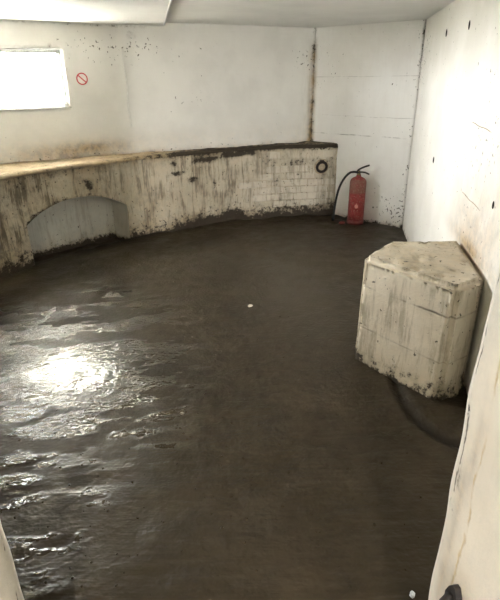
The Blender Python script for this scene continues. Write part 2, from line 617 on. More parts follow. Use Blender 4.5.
def right_mask(S, Z):
    L = math.hypot(END[0] - 0.897, END[1] - 0.70)
    u = L - S
    R = 0.50 * blob(S, Z, 1.95, 0.80, 0.55, 0.24) + 0.60 * blob(S, Z, 2.0, 0.66, 0.5, 0.05) + 0.22 * blob(S, Z, 1.5, 1.25, 0.5, 0.3) + 0.3 * np.exp(-(u / 0.03) ** 2) + 0.3 * np.exp(-(Z / 0.08) ** 2)
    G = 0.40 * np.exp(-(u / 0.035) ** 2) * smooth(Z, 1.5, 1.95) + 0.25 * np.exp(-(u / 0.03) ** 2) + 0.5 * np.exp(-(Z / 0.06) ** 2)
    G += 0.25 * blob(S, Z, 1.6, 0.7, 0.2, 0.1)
    B = 0.275 + 0.10 * blob(u, Z, 0.1, 1.7, 0.3, 0.3) + 0.07 * blob(S, Z, 2.0, 1.2, 0.6, 0.5)
    return masks(R, G, B, 0.10 * blob(S, Z, 1.7, 0.9, 0.6, 0.4), S)


g = curtain(right_path, arr(0, right_path.L, 0.03), arr(-0.05, 2.12, 0.03), 0.010, 21, right_mask)
wall_right = link('wall_right', g.mesh('wall_right'), 'right', kind='structure',
                  label='sunlit white right wall running behind the concrete block', cat='wall')
solid(wall_right, 0.2)

g = curtain(left_path, arr(0, left_path.L, 0.1), arr(0.6, 2.12, 0.1), 0.006, 31, lambda S, Z: masks(0.1, 0.1, 0.2, 0.1, S))
wall_left = link('wall_left', g.mesh('wall_left'), 'back', kind='structure', label='off-white left wall outside the view beside the window', cat='wall')
solid(wall_left, 0.2)

# ------------------------------------------------------------------ curved low wall with the arched niche
NS0 = bench_path.s_of(-1.237, 5.00)
NS1 = bench_path.s_of(-1.945, 4.25)
NW = NS1 - NS0
SPR, RISE = 0.385, 0.155
NDEP = 0.27


def arch_z(s):
    x = (np.asarray(s) - (NS0 + NS1) / 2) / (NW / 2)
    return SPR + RISE * np.sqrt(np.clip(1 - np.abs(x) ** 2.2, 0, 1)) * 1.0 if False else SPR + RISE * (1 - np.clip(np.abs(x), 0, 1) ** 2.2)


def bench_mask(S, Z):
    w = vnoise(S * 4, 0.5, 0, 5)
    low = 0.035 + 0.06 * vnoise(S * 6, 1.5, 0, 8) + 0.05 * smooth(S, 1.0, 1.4) * smooth(S, 2.0, 1.5)
    G = 0.38 * smooth(Z, low + 0.02, low - 0.06) + 0.32 * smooth(Z, low + 0.20, low - 0.02)
    G += 0.46 * np.exp(-((Z - LEDGE) / 0.028) ** 2) * (0.55 + 0.6 * w) * smooth(S, 2.6, 1.9)
    G += 0.16 * np.exp(-((Z - 0.79) / 0.05) ** 2) * smooth(S, 0.95, 1.1) * smooth(S, 1.9, 1.7)
    G += 0.19 * smooth(S, 1.15, 0.8) * smooth(Z, 0.75, 0.65)
    for s0, z0, rs, rz, k in ((1.98, 0.63, 0.08, 0.025, .6), (1.82, 0.55, 0.075, 0.035, .6), (2.02, 0.73, 0.04, 0.03, .5), (1.55, 0.48, 0.03, 0.05, .45),
                              (1.66, 0.74, 0.16, 0.03, .48), (1.25, 0.77, 0.2, 0.022, .5), (2.95, 0.62, 0.05, 0.06, .5), (1.35, 0.10, 0.12, 0.06, .4), (1.75, 0.05, 0.25, 0.06, .4)):
        G = G + k * blob(S, Z, s0, z0, rs, rz)
    G += 0.17 + 0.14 * smooth(S, 2.6, 3.8) + 0.10 * smooth(Z, 0.55, 0.75)
    edge = np.abs(Z - arch_z(S))
    inn = (S > NS0 - 0.02) & (S < NS1 + 0.02)
    G += np.where(inn, 0.25 * np.exp(-(edge / 0.03) ** 2), 0)
    R = 0.25 + 0.35 * smooth(Z, 0.25, 0.05) + 0.25 * np.exp(-((Z - 0.8) / 0.05) ** 2) + 0.25 * vnoise(S * 3, Z * 3, 0, 9) * smooth(S, 1.5, 2.5)
    R = R * (0.55 + 0.45 * smooth(S, 0.7, 1.3))
    A = 0.60 + 0.40 * vnoise(S * 2.5, 0.0, 0, 12)
    A = A * (0.5 + 0.5 * smooth(S, 0.5, 1.4))
    B = 0.315 + 0.05 * smooth(Z, 0.4, 0.1)
    return masks(R, G, B, A, S)


g = GM()
top_r = 0.012


def bz(S, Z):
    return Z


lo, hi = -0.05, LEDGE
curtain(bench_path, arr(0, NS0, 0.02), np.linspace(lo, hi, 44), 0.012, 41, bench_mask, gm=g)
curtain(bench_path, arr(NS1, bench_path.L, 0.025), np.linspace(lo, hi, 44), 0.012, 41, bench_mask, gm=g)
curtain(bench_path, arr(NS0, NS1, 0.02), np.linspace(0, 1, 26), 0.012, 41, bench_mask, gm=g,
        zfn=lambda S, T: arch_z(S) + (hi - arch_z(S)) * T)
low_wall = link('wall_back_low', g.mesh('wall_back_low'), 'bench', kind='structure',
                label='curved low wall of stained cream render and brick with an arched niche', cat='wall')

# niche inside
def bench_d(S, Z):
    return (fbm(S * 3, Z * 3, 0, 41, 4) - 0.5) * 0.024


g = GM()
sn = arr(NS0, NS1, 0.03)
pn = bench_path.at(sn)
tn = bench_path.tan((NS0 + NS1) / 2)
nn = np.array([-tn[1], tn[0]])         # room side
chord0, chord1 = pn[0], pn[-1]
ct = (chord1 - chord0) / np.linalg.norm(chord1 - chord0)
cn = np.array([-ct[1], ct[0]])
frac = np.linspace(0, 1, len(sn))
bk = chord0[None] + (chord1 - chord0)[None] * frac[:, None] - cn[None] * NDEP
bkw = chord0[None] + (chord1 - chord0)[None] * (-0.06 + 1.12 * frac[:, None]) - cn[None] * (NDEP - 0.006)
za = arch_z(sn)


def nmask(P):
    s = np.linspace(0, 1, P.shape[0])[:, None] + 0 * P[..., 0]
    Z = P[..., 2]
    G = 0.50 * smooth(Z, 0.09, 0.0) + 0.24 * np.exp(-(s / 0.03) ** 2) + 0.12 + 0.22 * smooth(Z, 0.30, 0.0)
    return masks(0.15 + 0.3 * smooth(Z, 0.2, 0), G, 0.30 + 0.06 * smooth(Z, 0.3, 0.0), 0.3, Z)


T = np.linspace(0, 1, 24)
Zb = -0.05 + (za[:, None] + 0.09) * T[None]
Pb = np.stack([bkw[:, 0:1] + 0 * Zb, bkw[:, 1:2] + 0 * Zb, Zb], -1)
Pb[..., :2] += (cn[None, None] * ((fbm(frac[:, None] * 5, Zb * 4, 0, 77) - .5) * 0.012)[..., None])
g.grid(Pb, nmask(Pb))
D = np.linspace(0, 1, 10)
tt = bench_path.tan(sn)
nb = np.stack([-tt[:, 1], tt[:, 0]], -1)
pa = pn + nb * (bench_d(sn, za) + 0.001)[:, None]
So = np.stack([pa[:, None, 0] * (1 - D) + bk[:, None, 0] * D, pa[:, None, 1] * (1 - D) + bk[:, None, 1] * D, za[:, None] + 0 * D[None]], -1)
g.grid(So, nmask(So) + np.array([0.1, 0.05, 0, 0.0]))
for i, fl in ((0, False), (-1, True)):
    z = np.linspace(-0.05, za[i], 24)
    fe = pn[i][None] + nb[i][None] * (bench_d(sn[i] + 0 * z, z) + 0.001)[:, None]
    Pr = np.stack([fe[:, 0:1] * (1 - D)[None] + (bk[i, 0] * D)[None], fe[:, 1:2] * (1 - D)[None] + (bk[i, 1] * D)[None], z[:, None] + 0 * D[None]], -1)
    Z = Pr[..., 2]
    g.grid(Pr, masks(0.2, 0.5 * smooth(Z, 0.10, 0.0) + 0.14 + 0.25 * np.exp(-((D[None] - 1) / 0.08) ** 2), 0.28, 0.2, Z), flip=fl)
niche = link('niche', g.mesh('niche'), 'niche', parent=low_wall, label='grey-white recess under a shallow arch')

# ledge on top of the low wall
outer = [(1.12, 5.90)] + [tuple(p) for p in [CORNER]] + [tuple(back_path.at(s)) for s in np.linspace(0.05, back_path.L, 80)] + [(-2.75, 0.70)]
outer = np.array(outer, float)
C0 = np.array([1.0, 2.4])


def hit_outer(p):
    d = p - C0
    best = None
    for a, b in zip(outer[:-1], outer[1:]):
        e = b - a
        den = d[0] * e[1] - d[1] * e[0]
        if abs(den) < 1e-9:
            continue
        w = a - C0
        t = (w[0] * e[1] - w[1] * e[0]) / den
        q = (w[0] * d[1] - w[1] * d[0]) / den
        if t > 0.9 and -0.001 <= q <= 1.001:
            if best is None or t < best:
                best = t
    return C0 + d * (best if best else 1.05)


sl = arr(0.085, bench_path.L, 0.025)
pf = bench_path.at(sl)
po = np.array([hit_outer(p) for p in pf])
dd = np.linalg.norm(po - pf, axis=1)
po = po + (po - pf) / np.maximum(dd, 1e-3)[:, None] * 0.03
T = np.array([-0.0, 0.02, 0.1, 0.2, 0.3, 0.4, 0.5, 0.6, 0.7, 0.8, 0.9, 1.0])
tl = bench_path.tan(sl)
nl = np.stack([-tl[:, 1], tl[:, 0]], -1)
lip = np.minimum(0.006 + 0.016 * vnoise(sl * 14, 0.3, 0, 61), 0.022)
pf2 = pf + nl * lip[:, None]
PX = pf2[:, None, :] * (1 - T)[None, :, None] + po[:, None, :] * T[None, :, None]
Sg = sl[:, None] + 0 * T[None]
ZZ = LEDGE + 0.002 + 0.012 * (fbm(PX[..., 0] * 9, PX[..., 1] * 9, 0, 62) - 0.3) + 0.012 * smooth(T, 0.5, 1.0)[None] * vnoise(Sg * 7, 0.2, 0, 63)
ZZ[:, 0] -= 0.018
P = np.concatenate([np.stack([PX[..., 0], PX[..., 1], ZZ], -1)], 1)
Gm = 0.31 + 0.34 * np.exp(-(T[None] / 0.12) ** 2) * smooth(Sg, 2.7, 1.6) + 0.30 * smooth(Sg, 2.4, 1.6) + 0.06 * vnoise(Sg * 3, T[None] * 2, 0, 64)
g = GM()
g.grid(P, masks(0.25 + 0.4 * vnoise(Sg * 4, T[None] * 3, 0, 66), Gm, 0.26, 0.0, Sg), flip=False)
me = g.mesh('ledge')
ledge = link('ledge', me, 'ledge', parent=low_wall, label='narrow dusty tan ledge with broken dark edge')
solid(ledge, 0.02)

fs = arr(0.0, bench_path.L, 0.15)
ft = bench_path.tan(fs)
fn_ = np.stack([-ft[:, 1], ft[:, 0]], -1)
fp = bench_path.at(fs)
prof = [(0.62, -0.30), (0.62, 0.66), (0.03, 0.66)]
Pf = np.stack([np.stack([fp[:, 0] - fn_[:, 0] * o_, fp[:, 1] - fn_[:, 1] * o_, z_ + 0 * fs], -1) for o_, z_ in prof], 1)
g = GM()
g.grid(Pf)
solid(link('leak_shield', g.mesh('leak_shield'), 'plain', parent=low_wall, label='unseen shell added behind the low wall to block light leaks'), 0.02)  # added shell, never seen: keeps outside light from leaking in around the niche

# painted bricks showing through the render, each set on the curve
bm = box_bm(0.158, 0.022, 0.072, 0.005, 1)
brick_me = bm_mesh('brick', bm)
brick_me.materials.append(M['brick'])
rnd = random.Random(4)
for r in range(9):
    zc = 0.10 + r * 0.080
    s = 0.17 + (0.083 if r % 2 else 0.0)
    while s < 1.30:
        keep = True
        if s > 0.75:
            keep = rnd.random() > (s - 0.55) * 1.1
        if r >= 7:
            keep = keep and rnd.random() > 0.65
        if r == 0:
            keep = keep and s < 0.6 and rnd.random() > 0.4
        p = bench_path.at(s)
        if math.hypot(p[0] - 0.845, zc - 0.595) < 0.12:
            keep = False
        if keep:
            t = bench_path.tan(s)
            o = bpy.data.objects.new('brick', brick_me)
            col.objects.link(o)
            o.parent = low_wall
            n2 = np.array([-t[1], t[0]])
            off = -0.0035 + rnd.uniform(-0.0025, 0.0025)
            o.location = (p[0] + n2[0] * off, p[1] + n2[1] * off, zc + rnd.uniform(-0.002, 0.002))
            o.rotation_euler = (0, rnd.uniform(-0.012, 0.012), math.atan2(t[1], t[0]))
        s += 0.166

# ------------------------------------------------------------------ ceiling
def poly_slab(name, pts, z0, z1, mat, **kw):
    bm = bmesh.new()
    a = [bm.verts.new((x, y, z0)) for x, y in pts]
    b = [bm.verts.new((x, y, z1)) for x, y in pts]
    bm.faces.new(a)
    bm.faces.new(b[::-1])
    n = len(pts)
    for i in range(n):
        bm.faces.new((a[i], b[i], b[(i + 1) % n], a[(i + 1) % n]))
    bmesh.ops.recalc_face_normals(bm, faces=bm.faces)
    return link(name, bm_mesh(name, bm), mat, smooth_=False, **kw)


poly_slab('ceiling', [(-3.1, 0.5), (2.1, 0.5), (2.1, 6.7), (-3.1, 6.7)], CEIL + 0.02, CEIL + 0.25, 'ceil', kind='structure',
          label='low grey painted concrete ceiling of the chamber', cat='ceiling')
poly_slab('ceiling_slab', [(-2.74, 0.72), (0.03, 0.72), (-0.60, 4.30), (-0.78, 5.30), (-0.80, 5.46), (-1.48, 5.13), (-2.74, 4.30)], CEIL - 0.012, CEIL + 0.03, 'slab', kind='structure',
          label='paler ceiling slab above the window side', cat='ceiling')
tr = tube('trim', [(-0.795, 5.40, CEIL - 0.004), (-0.77, 5.28, CEIL - 0.004), (-0.59, 4.28, CEIL - 0.004), (0.04, 0.74, CEIL - 0.004)], 0.011, 8)
link('trim_1', tr, 'white', kind='structure', label='thin white strip along the edge of the pale ceiling slab', cat='trim')

# ------------------------------------------------------------------ doorway wall, and an entry room added behind the camera to let in daylight
YF, YB = 0.80, -0.12
XL, XR = -0.535, 0.411
DH = 1.98
def jamb_wall(name, x_in, x_out, label, seed, mskfn=None):
    # block whose inner faces (reveal and room side) are uneven grids
    g = GM()
    sgn = 1 if x_out > x_in else -1
    ys = np.linspace(YB, YF, 47)
    zs = np.linspace(-0.05, 2.1, 108)
    Y, Z = np.meshgrid(ys, zs, indexing='ij')
    chip = 0.010 * np.exp(-((Y - YF) / 0.02) ** 2) * (0.3 + 1.4 * vnoise(Z * 9, 0.3, 0, seed))
    X = x_in + sgn * (0.010 * (fbm(Y * 4, Z * 4, 0, seed) - 0.5) + chip)
    mk = mskfn(Y, Z) if mskfn else masks(0.1, 0.1, 0.2, 0.0, Y)
    g.grid(np.stack([X, Y, Z], -1), mk, flip=(sgn < 0))
    xs = np.linspace(x_in, x_out, 12)
    edge = X[-1]
    Xf = edge[None] + (x_out - edge)[None] * np.linspace(0, 1, 12)[:, None]
    Zf = Z[:1] + 0 * Xf
    g.grid(np.stack([Xf, YF + 0 * Xf, Zf], -1), masks(0.1, 0.1, 0.2, 0, Xf), flip=(sgn < 0))
    Xb = X[:1] + (x_out - X[:1]) * np.linspace(0, 1, 12)[:, None]
    g.grid(np.stack([Xb, YB + 0 * Xb, Zf], -1), masks(0.1, 0.1, 0.2, 0, Xb), flip=(sgn > 0))
    return link(name, g.mesh(name), 'jamb', kind='structure', label=label, cat='wall')


def jr_mask(Y, Z):
    e = YF - Y
    R = 0.15 + 0.35 * np.exp(-((e - 0.075 - 0.02 * np.sin(Z * 7)) / 0.012) ** 2) * smooth(Z, 1.2, 0.9) + 0.4 * blob(Y, Z, 0.67, 0.6, 0.05, 0.06)
    G = 0.14 + 0.36 * np.exp(-((e - 0.035 - 0.012 * np.sin(Z * 11)) / 0.006) ** 2) * smooth(vnoise(Z * 8, 0, 0, 91), 0.35, 0.6) + 0.3 * blob(Y, Z, 0.68, 0.585, 0.03, 0.04)
    return masks(R, G, 0.2, 0.03, Y)


jamb_wall('wall_front_right', XR, 1.25, 'cream plastered doorway edge in the right foreground', 5, jr_mask)
jamb_wall('wall_front_left', XL, -3.0, 'cream plastered doorway edge in the lower left corner', 6)
def wall_box(name, x0, x1, y0, y1, z0, z1, label, mat='plain', parent=None):
    bm = box_bm(x1 - x0, y1 - y0, z1 - z0, 0.0, 1, ((x0 + x1) / 2, (y0 + y1) / 2, (z0 + z1) / 2))
    return link(name, bm_mesh(name, bm), mat, parent=parent, smooth_=False, kind='structure' if parent is None else None, label=label, cat=None if parent else 'wall')


wall_box('wall_front_lintel', XL - 0.02, XR + 0.02, YB, YF, DH, 2.1, 'plaster lintel over the doorway behind the camera')
EX, EY = 1.55, -3.0
OX0, OX1, OZ = -0.12, 0.12, 1.95
wall_box('wall_added_entry_left', -EX - 0.2, -EX, EY - 0.2, YB + 0.02, -0.05, 2.3, 'left wall of the entry room added behind the camera for daylight')
wall_box('wall_added_entry_right', EX, EX + 0.2, EY - 0.2, YB + 0.02, -0.05, 2.3, 'right wall of the entry room added behind the camera for daylight')
ew = empty('wall_added_entry_back', (0, EY, 0), kind='structure', label='outer wall of the added entry room, with a narrow doorway for fill daylight', cat='wall')
for nm, x0, x1, z0, z1 in (('added_panel', -EX, OX0, -0.05, 2.3), ('added_panel', OX1, EX, -0.05, 2.3), ('added_lintel', OX0, OX1, OZ, 2.3)):
    bm = box_bm(x1 - x0, 0.2, z1 - z0, 0.0, 1, ((x0 + x1) / 2, -0.1, (z0 + z1) / 2))
    link(nm, bm_mesh(nm, bm), 'plain', parent=ew, smooth_=False)
poly_slab('ceiling_added_entry', [(-EX - 0.2, EY - 0.2), (EX + 0.2, EY - 0.2), (EX + 0.2, 0.6), (-EX - 0.2, 0.6)], 2.1, 2.3, 'plain', kind='structure',
          label='ceiling of the entry room added behind the camera', cat='ceiling')
poly_slab('floor_added_entry', [(-EX - 0.2, EY - 0.2), (EX + 0.2, EY - 0.2), (EX + 0.2, 0.72), (-EX - 0.2, 0.72)], -0.12, -0.012, 'mud', kind='structure',
          label='wet floor of the entry room added behind the camera', cat='floor')
poly_slab('ground', [(-40, -40), (40, -40), (40, 40), (-40, 40)], -0.3, -0.2, 'ground', kind='structure', label='open ground outside the building', cat='ground')

# ------------------------------------------------------------------ floor of wet mud
xs = np.arange(-2.55, 1.95, 0.016)
ys = np.arange(0.66, 6.35, 0.016)
X, Y = np.meshgrid(xs, ys, indexing='ij')
Zf = 0.018 * (fbm(X * 1.2, Y * 1.2, 0, 101, 3) - 0.5) + 0.009 * (fbm(X * 7, Y * 7, 0, 111, 3) - 0.5)
rg = smooth(fbm(X * 1.1, Y * 1.1, 0, 121, 2), 0.40, 0.6)
Zf += 0.008 * rg * (fbm(X * 24, Y * 24, 0, 131, 2) - 0.5)
# swept ridges, running slightly uphill to the right
rot = math.radians(12)
Xr, Yr = X * math.cos(rot) + Y * math.sin(rot), -X * math.sin(rot) + Y * math.cos(rot)
Zf += 0.008 * (fbm(Xr * 2.2, Yr * 17, 0, 141, 3) - 0.5) * smooth(Y, 3.6, 2.2)
# mud banked against the walls
sb = np.linspace(0, bench_path.L, 240)
bp = bench_path.at(sb)
dmin = np.full(X.shape, 9.0)
for q in bp:
    dmin = np.minimum(dmin, np.hypot(X - q[0], Y - q[1]))
Zf += 0.030 * np.exp(-(dmin / 0.07) ** 2) * (0.4 + vnoise(X * 6, Y * 6, 0, 151))
# curved gutter worn beside the block
gut = np.array([(v.x, v.y) for v in spline([(0.815, 2.38, 0), (0.80, 2.25, 0), (0.805, 2.08, 0), (0.852, 1.93, 0), (0.94, 1.83, 0), (1.02, 1.78, 0)], 14)])
dg = np.full(X.shape, 9.0)
for q in gut:
    dg = np.minimum(dg, np.hypot(X - q[0], Y - q[1]))
Zf += -0.016 * np.exp(-(dg / 0.024) ** 2) + 0.006 * np.exp(-((dg - 0.055) / 0.02) ** 2)
wet = smooth(np.hypot((X + 1.25) / 1.05, (Y - 2.25) / 1.7), 1.2, 0.35) * (0.55 + 0.75 * smooth(fbm(X * 2.6, Y * 4, 0, 181, 3), 0.38, 0.6))
wet = np.clip(wet, 0, 1)
film = smooth(fbm(Xr * 4.5, Yr * 15, 0, 191, 4) + 0.16 * blob(X, Y, -1.1, 2.6, 0.5, 0.5), 0.47, 0.56)
wet = wet * (0.04 + 0.96 * np.maximum(film, blob(X, Y, -1.12, 2.5, 0.40, 0.36)))
wall_sheen = np.clip(0.55 * blob(X, Y, 0.35, 3.6, 0.35, 0.9) + 0.25 * blob(X, Y, -0.4, 4.6, 1.2, 0.8), 0, 1)  # reflection of the pale walls, painted as lighter mud on the farther floor
dark = np.clip(1.0 * np.exp(-(dg / 0.035) ** 2) + 0.8 * np.exp(-(dmin / 0.07) ** 2) + 0.7 * blob(X, Y, 1.12, 2.1, 0.12, 0.3), 0, 1)
g = GM()
pud = 1.15 - np.hypot((X + 1.07) / 0.27, (Y - 2.50) / 0.27) * 0.75 + 0.9 * (fbm(X * 7, Y * 9, 0, 161, 3) - 0.5)
pud = smooth(pud, 0.20, 0.85)
pud2 = smooth(fbm(X * 5, Y * 8, 0, 171, 3) + 0.25 * wet, 0.72, 0.82) * wet
pud = np.maximum(pud, 0.3 * pud2)
Zf = Zf * (1 - 0.9 * pud) - 0.002 * pud
g.grid(np.stack([X, Y, Zf], -1), np.stack([wet, dark, wall_sheen, pud], -1))
floor = link('floor', g.mesh('floor', weld=False), 'mud', kind='structure', label='dark wet muddy floor with swept ridges and a curved gutter', cat='floor')


def floor_z(x, y):
    i = int(np.clip(round((x - xs[0]) / 0.016), 0, len(xs) - 1))
    j = int(np.clip(round((y - ys[0]) / 0.016), 0, len(ys) - 1))
    return float(Zf[i, j])


# loose lumps of mud: uncountable
rnd = random.Random(8)
ico = bmesh.new()
bmesh.ops.create_icosphere(ico, subdivisions=1, radius=1.0)
iv = [v.co.copy() for v in ico.verts]
itf = [[v.index for v in f.verts] for f in ico.faces]
ico.free()
V, F = [], []
k = 0
while k < 500:
    y = rnd.uniform(0.95, 5.4)
    x = rnd.uniform(-2.1, 0.95)
    dens = 0.12 + 0.9 * math.exp(-((x + 0.9) / 0.8) ** 2 - ((y - 2.0) / 1.0) ** 2) + 0.3 * math.exp(-((y - 1.3) / 0.4) ** 2)
    if rnd.random() > dens or (x < -1.7 and y > 3.6) or (x > 0.58 and y > 1.9) or (x > 0.75 and y < 1.95) or min(np.hypot(bp[:, 0] - x, bp[:, 1] - y)) < 0.15:
        continue
    r = rnd.choice((0.002, 0.003, 0.003, 0.004, 0.005, 0.006))
    a = rnd.uniform(0, 6.28)
    sx, sy, sz = r * rnd.uniform(0.8, 1.7), r * rnd.uniform(0.7, 1.2), r * rnd.uniform(0.5, 0.9)
    z0 = floor_z(x, y) + sz * 0.35
    b = len(V)
    for c in iv:
        j = 1 + rnd.uniform(-0.25, 0.25)
        px, py = c.x * sx * j, c.y * sy * j
        V.append((x + px * math.cos(a) - py * math.sin(a), y + px * math.sin(a) + py * math.cos(a), z0 + c.z * sz * j))
    F += [[b + i for i in t] for t in itf]
    k += 1
me = bpy.data.meshes.new('mud_crumbs')
me.from_pydata(V, [], F)
link('mud_crumbs', me, 'mud', kind='stuff', label='loose crumbs of wet mud strewn over the floor', cat='mud')


def pebble(name, x, y, sx, sy, sz, rz, mat, label, cat, seed):
    bm = bmesh.new()
    bmesh.ops.create_icosphere(bm, subdivisions=2, radius=1.0)
    rr = random.Random(seed)
    for v in bm.verts:
        v.co *= 1 + rr.uniform(-0.18, 0.18)
        v.co = Vector((v.co.x * sx, v.co.y * sy, v.co.z * sz))
    o = link(name, bm_mesh(name, bm), mat, smooth_=False, label=label, cat=cat)
    o.location = (x, y, floor_z(x, y) + sz * 0.6)
    o.rotation_euler = (0, 0, rz)
    return o


pebble('stone_chip', 0.0, 3.37, 0.020, 0.013, 0.010, 0.5, 'stone', 'small pale stone chip lying alone in the middle of the floor', 'stone', 1)
pebble('plastic_scrap', 0.522, 1.10, 0.014, 0.009, 0.006, 1.1, 'scrap', 'bluish-white scrap in the mud near the right doorway edge', 'scrap', 2)

# ------------------------------------------------------------------ window in the back wall
pm = back_path.at((WS0 + WS1) / 2)
p0, p1 = back_path.at(WS0), back_path.at(WS1)
tw = (p1 - p0) / np.linalg.norm(p1 - p0)
inw = np.array([-tw[1], tw[0]])           # towards the room
wid = float(np.linalg.norm(p1 - p0))
hgt = WZ1 - WZ0
win = empty('window_1', (float(pm[0] - inw[0] * 0.0), float(pm[1] - inw[1] * 0.0), WZ0), math.atan2(tw[1], tw[0]), kind='structure',
            label='wide low window in the back wall, glaring white with daylight', cat='window')
# local: x along the wall (leftwards in view), +y into the room
FD = -0.075
fb = 0.038


def wpart(nm, sx, sy, sz, at, mat, bev=0.004):
    return link(nm, bm_mesh(nm, box_bm(sx, sy, sz, bev, 2, at)), mat, parent=win)


wpart('frame_rail', wid, 0.05, fb, (0, FD, hgt - fb / 2), 'frame')
wpart('frame_rail', wid, 0.05, fb * 0.7, (0, FD, fb * 0.35), 'frame')
wpart('frame_stile', fb * 0.9, 0.05, hgt - 2 * fb + 0.012, (-wid / 2 + fb * 0.45, FD, hgt / 2), 'frame')
wpart('frame_stile', fb * 0.9, 0.05, hgt - 2 * fb + 0.012, (wid / 2 - fb * 0.45, FD, hgt / 2), 'frame')
wpart('pane', wid - 0.06, 0.006, hgt - 0.05, (0, FD, hgt / 2), 'glass', 0.001)
wpart('window_sill', wid + 0.03, 0.10, 0.014, (0, -0.035, 0.006), 'white')
wpart('stop_block', 0.045, 0.05, 0.045, (-wid / 2 + 0.03, -0.02, 0.033), 'white', 0.006)
zax = Vector((-inw[0], -inw[1], 0))       # light points along -Z of the lamp
rotm = Matrix((Vector((tw[0], tw[1], 0)), Vector((0, 0, 1)), Vector((tw[0], tw[1], 0)).cross(Vector((0, 0, 1))))).transposed()
if (rotm @ Vector((0, 0, -1))).dot(Vector((inw[0], inw[1], 0))) < 0:
    rotm = rotm @ Matrix.Rotation(math.pi, 3, 'Y')
portal('window_daylight_portal', Vector((pm[0] - inw[0] * 0.2, pm[1] - inw[1] * 0.2, (WZ0 + WZ1) / 2)), rotm, wid, hgt)
portal('entry_daylight_portal', Vector(((OX0 + OX1) / 2, EY - 0.19, OZ / 2)), Matrix.Rotation(math.radians(90), 3, 'X'), OX1 - OX0, OZ)

# ------------------------------------------------------------------ prohibition sign on the back wall
ss = back_path.s_of(-1.555, 5.115)
ps, ts = back_path.at(ss), back_path.tan(ss)
ni = np.array([-ts[1], ts[0]])
sg = empty('prohibition_sign', (float(ps[0] + ni[0] * 0.008), float(ps[1] + ni[1] * 0.008), 1.55), math.atan2(ts[1], ts[0]) + math.pi,
           label='small round red prohibition sign with a diagonal bar, right of the window', cat='sign')
# local: x to the right as seen from the room, -y towards the room
SR = 0.053
bm = bmesh.new()
bmesh.ops.create_cone(bm, cap_ends=True, segments=40, radius1=SR, radius2=SR, depth=0.003, matrix=Matrix.Rotation(math.pi / 2, 4, 'X'))
link('plate', bm_mesh('plate', bm), 'signwhite', parent=sg, smooth_=False)
bm = bmesh.new()
rings = []
for r, y in ((SR, 0.0), (SR, -0.0032), (SR * 0.80, -0.0032), (SR * 0.80, 0.0)):
    rings.append([bm.verts.new((r * math.cos(a * math.pi / 24), y, r * math.sin(a * math.pi / 24))) for a in range(48)])
for a, b in zip(rings, rings[1:] + rings[:1]):
    for q in range(48):
        bm.faces.new((a[q], a[(q + 1) % 48], b[(q + 1) % 48], b[q]))
bmesh.ops.recalc_face_normals(bm, faces=bm.faces)
link('red_ring', bm_mesh('red_ring', bm), 'signred', parent=sg, smooth_=False)
bm = box_bm(SR * 1.72, 0.002, SR * 0.19, 0)
bmesh.ops.rotate(bm, cent=(0, 0, 0), matrix=Matrix.Rotation(math.radians(42), 3, 'Y'), verts=bm.verts)
bmesh.ops.translate(bm, vec=(0, -0.0024, 0), verts=bm.verts)
link('red_bar', bm_mesh('red_bar', bm), 'signred', parent=sg, smooth_=False)

# white cable clipped to the back wall
cs = back_path.s_of(-1.19, 5.31)
pts = []
for k in range(16):
    z = 1.80 - k * 0.046
    p = back_path.at(cs + 0.006 * math.sin(k * 0.7) - 0.0005 * k)
    t = back_path.tan(cs)
    pts.append((p[0] - t[1] * 0.006, p[1] + t[0] * 0.006, z))
link('cable', tube('cable', pts, 0.0055, 6), 'white', label='thin white cable hanging down the back wall', cat='cable')

# ------------------------------------------------------------------ iron ring on the low wall
rs_ = bench_path.s_of(0.845, 5.958)
pr_, tr_ = bench_path.at(rs_), bench_path.tan(rs_)
nr_ = np.array([-tr_[1], tr_[0]])
ring = empty('mooring_ring', (float(pr_[0] + nr_[0] * 0.003), float(pr_[1] + nr_[1] * 0.003), 0.592), math.atan2(tr_[1], tr_[0]) + math.pi,
             label='black iron ring hanging on the low wall beside the extinguisher', cat='ring')
pts = [(0.056 * math.cos(a * math.pi / 18), -0.020 - 0.010 * math.sin(a * math.pi / 18), 0.056 * math.sin(a * math.pi / 18)) for a in range(36)]
link('ring', tube('ring', pts, 0.0155, 10, True), 'iron', parent=ring)
pts = spline([(-0.016, 0.012, 0.066), (-0.014, -0.030, 0.070), (0, -0.043, 0.072), (0.014, -0.030, 0.070), (0.016, 0.012, 0.066)], 5)
link('staple', tube('staple', pts, 0.009, 8), 'iron', parent=ring)
bm = bmesh.new()
bmesh.ops.create_cone(bm, cap_ends=True, segments=32, radius1=0.092, radius2=0.080, depth=0.012, matrix=Matrix.Translation((0, -0.003, 0)) @ Matrix.Rotation(math.pi / 2, 4, 'X'))
link('backing_boss', bm_mesh('backing_boss', bm), 'boss', parent=ring, smooth_=False)

# ------------------------------------------------------------------ fire extinguisher
ex, ey = 1.222, 5.645
ez = floor_z(ex, ey) - 0.004
toward = math.atan2(-ey, -ex)
ext = empty('fire_extinguisher', (ex, ey, ez), toward + math.pi / 2, label='dusty red fire extinguisher with black hose on the floor against the white end wall', cat='fire extinguisher')
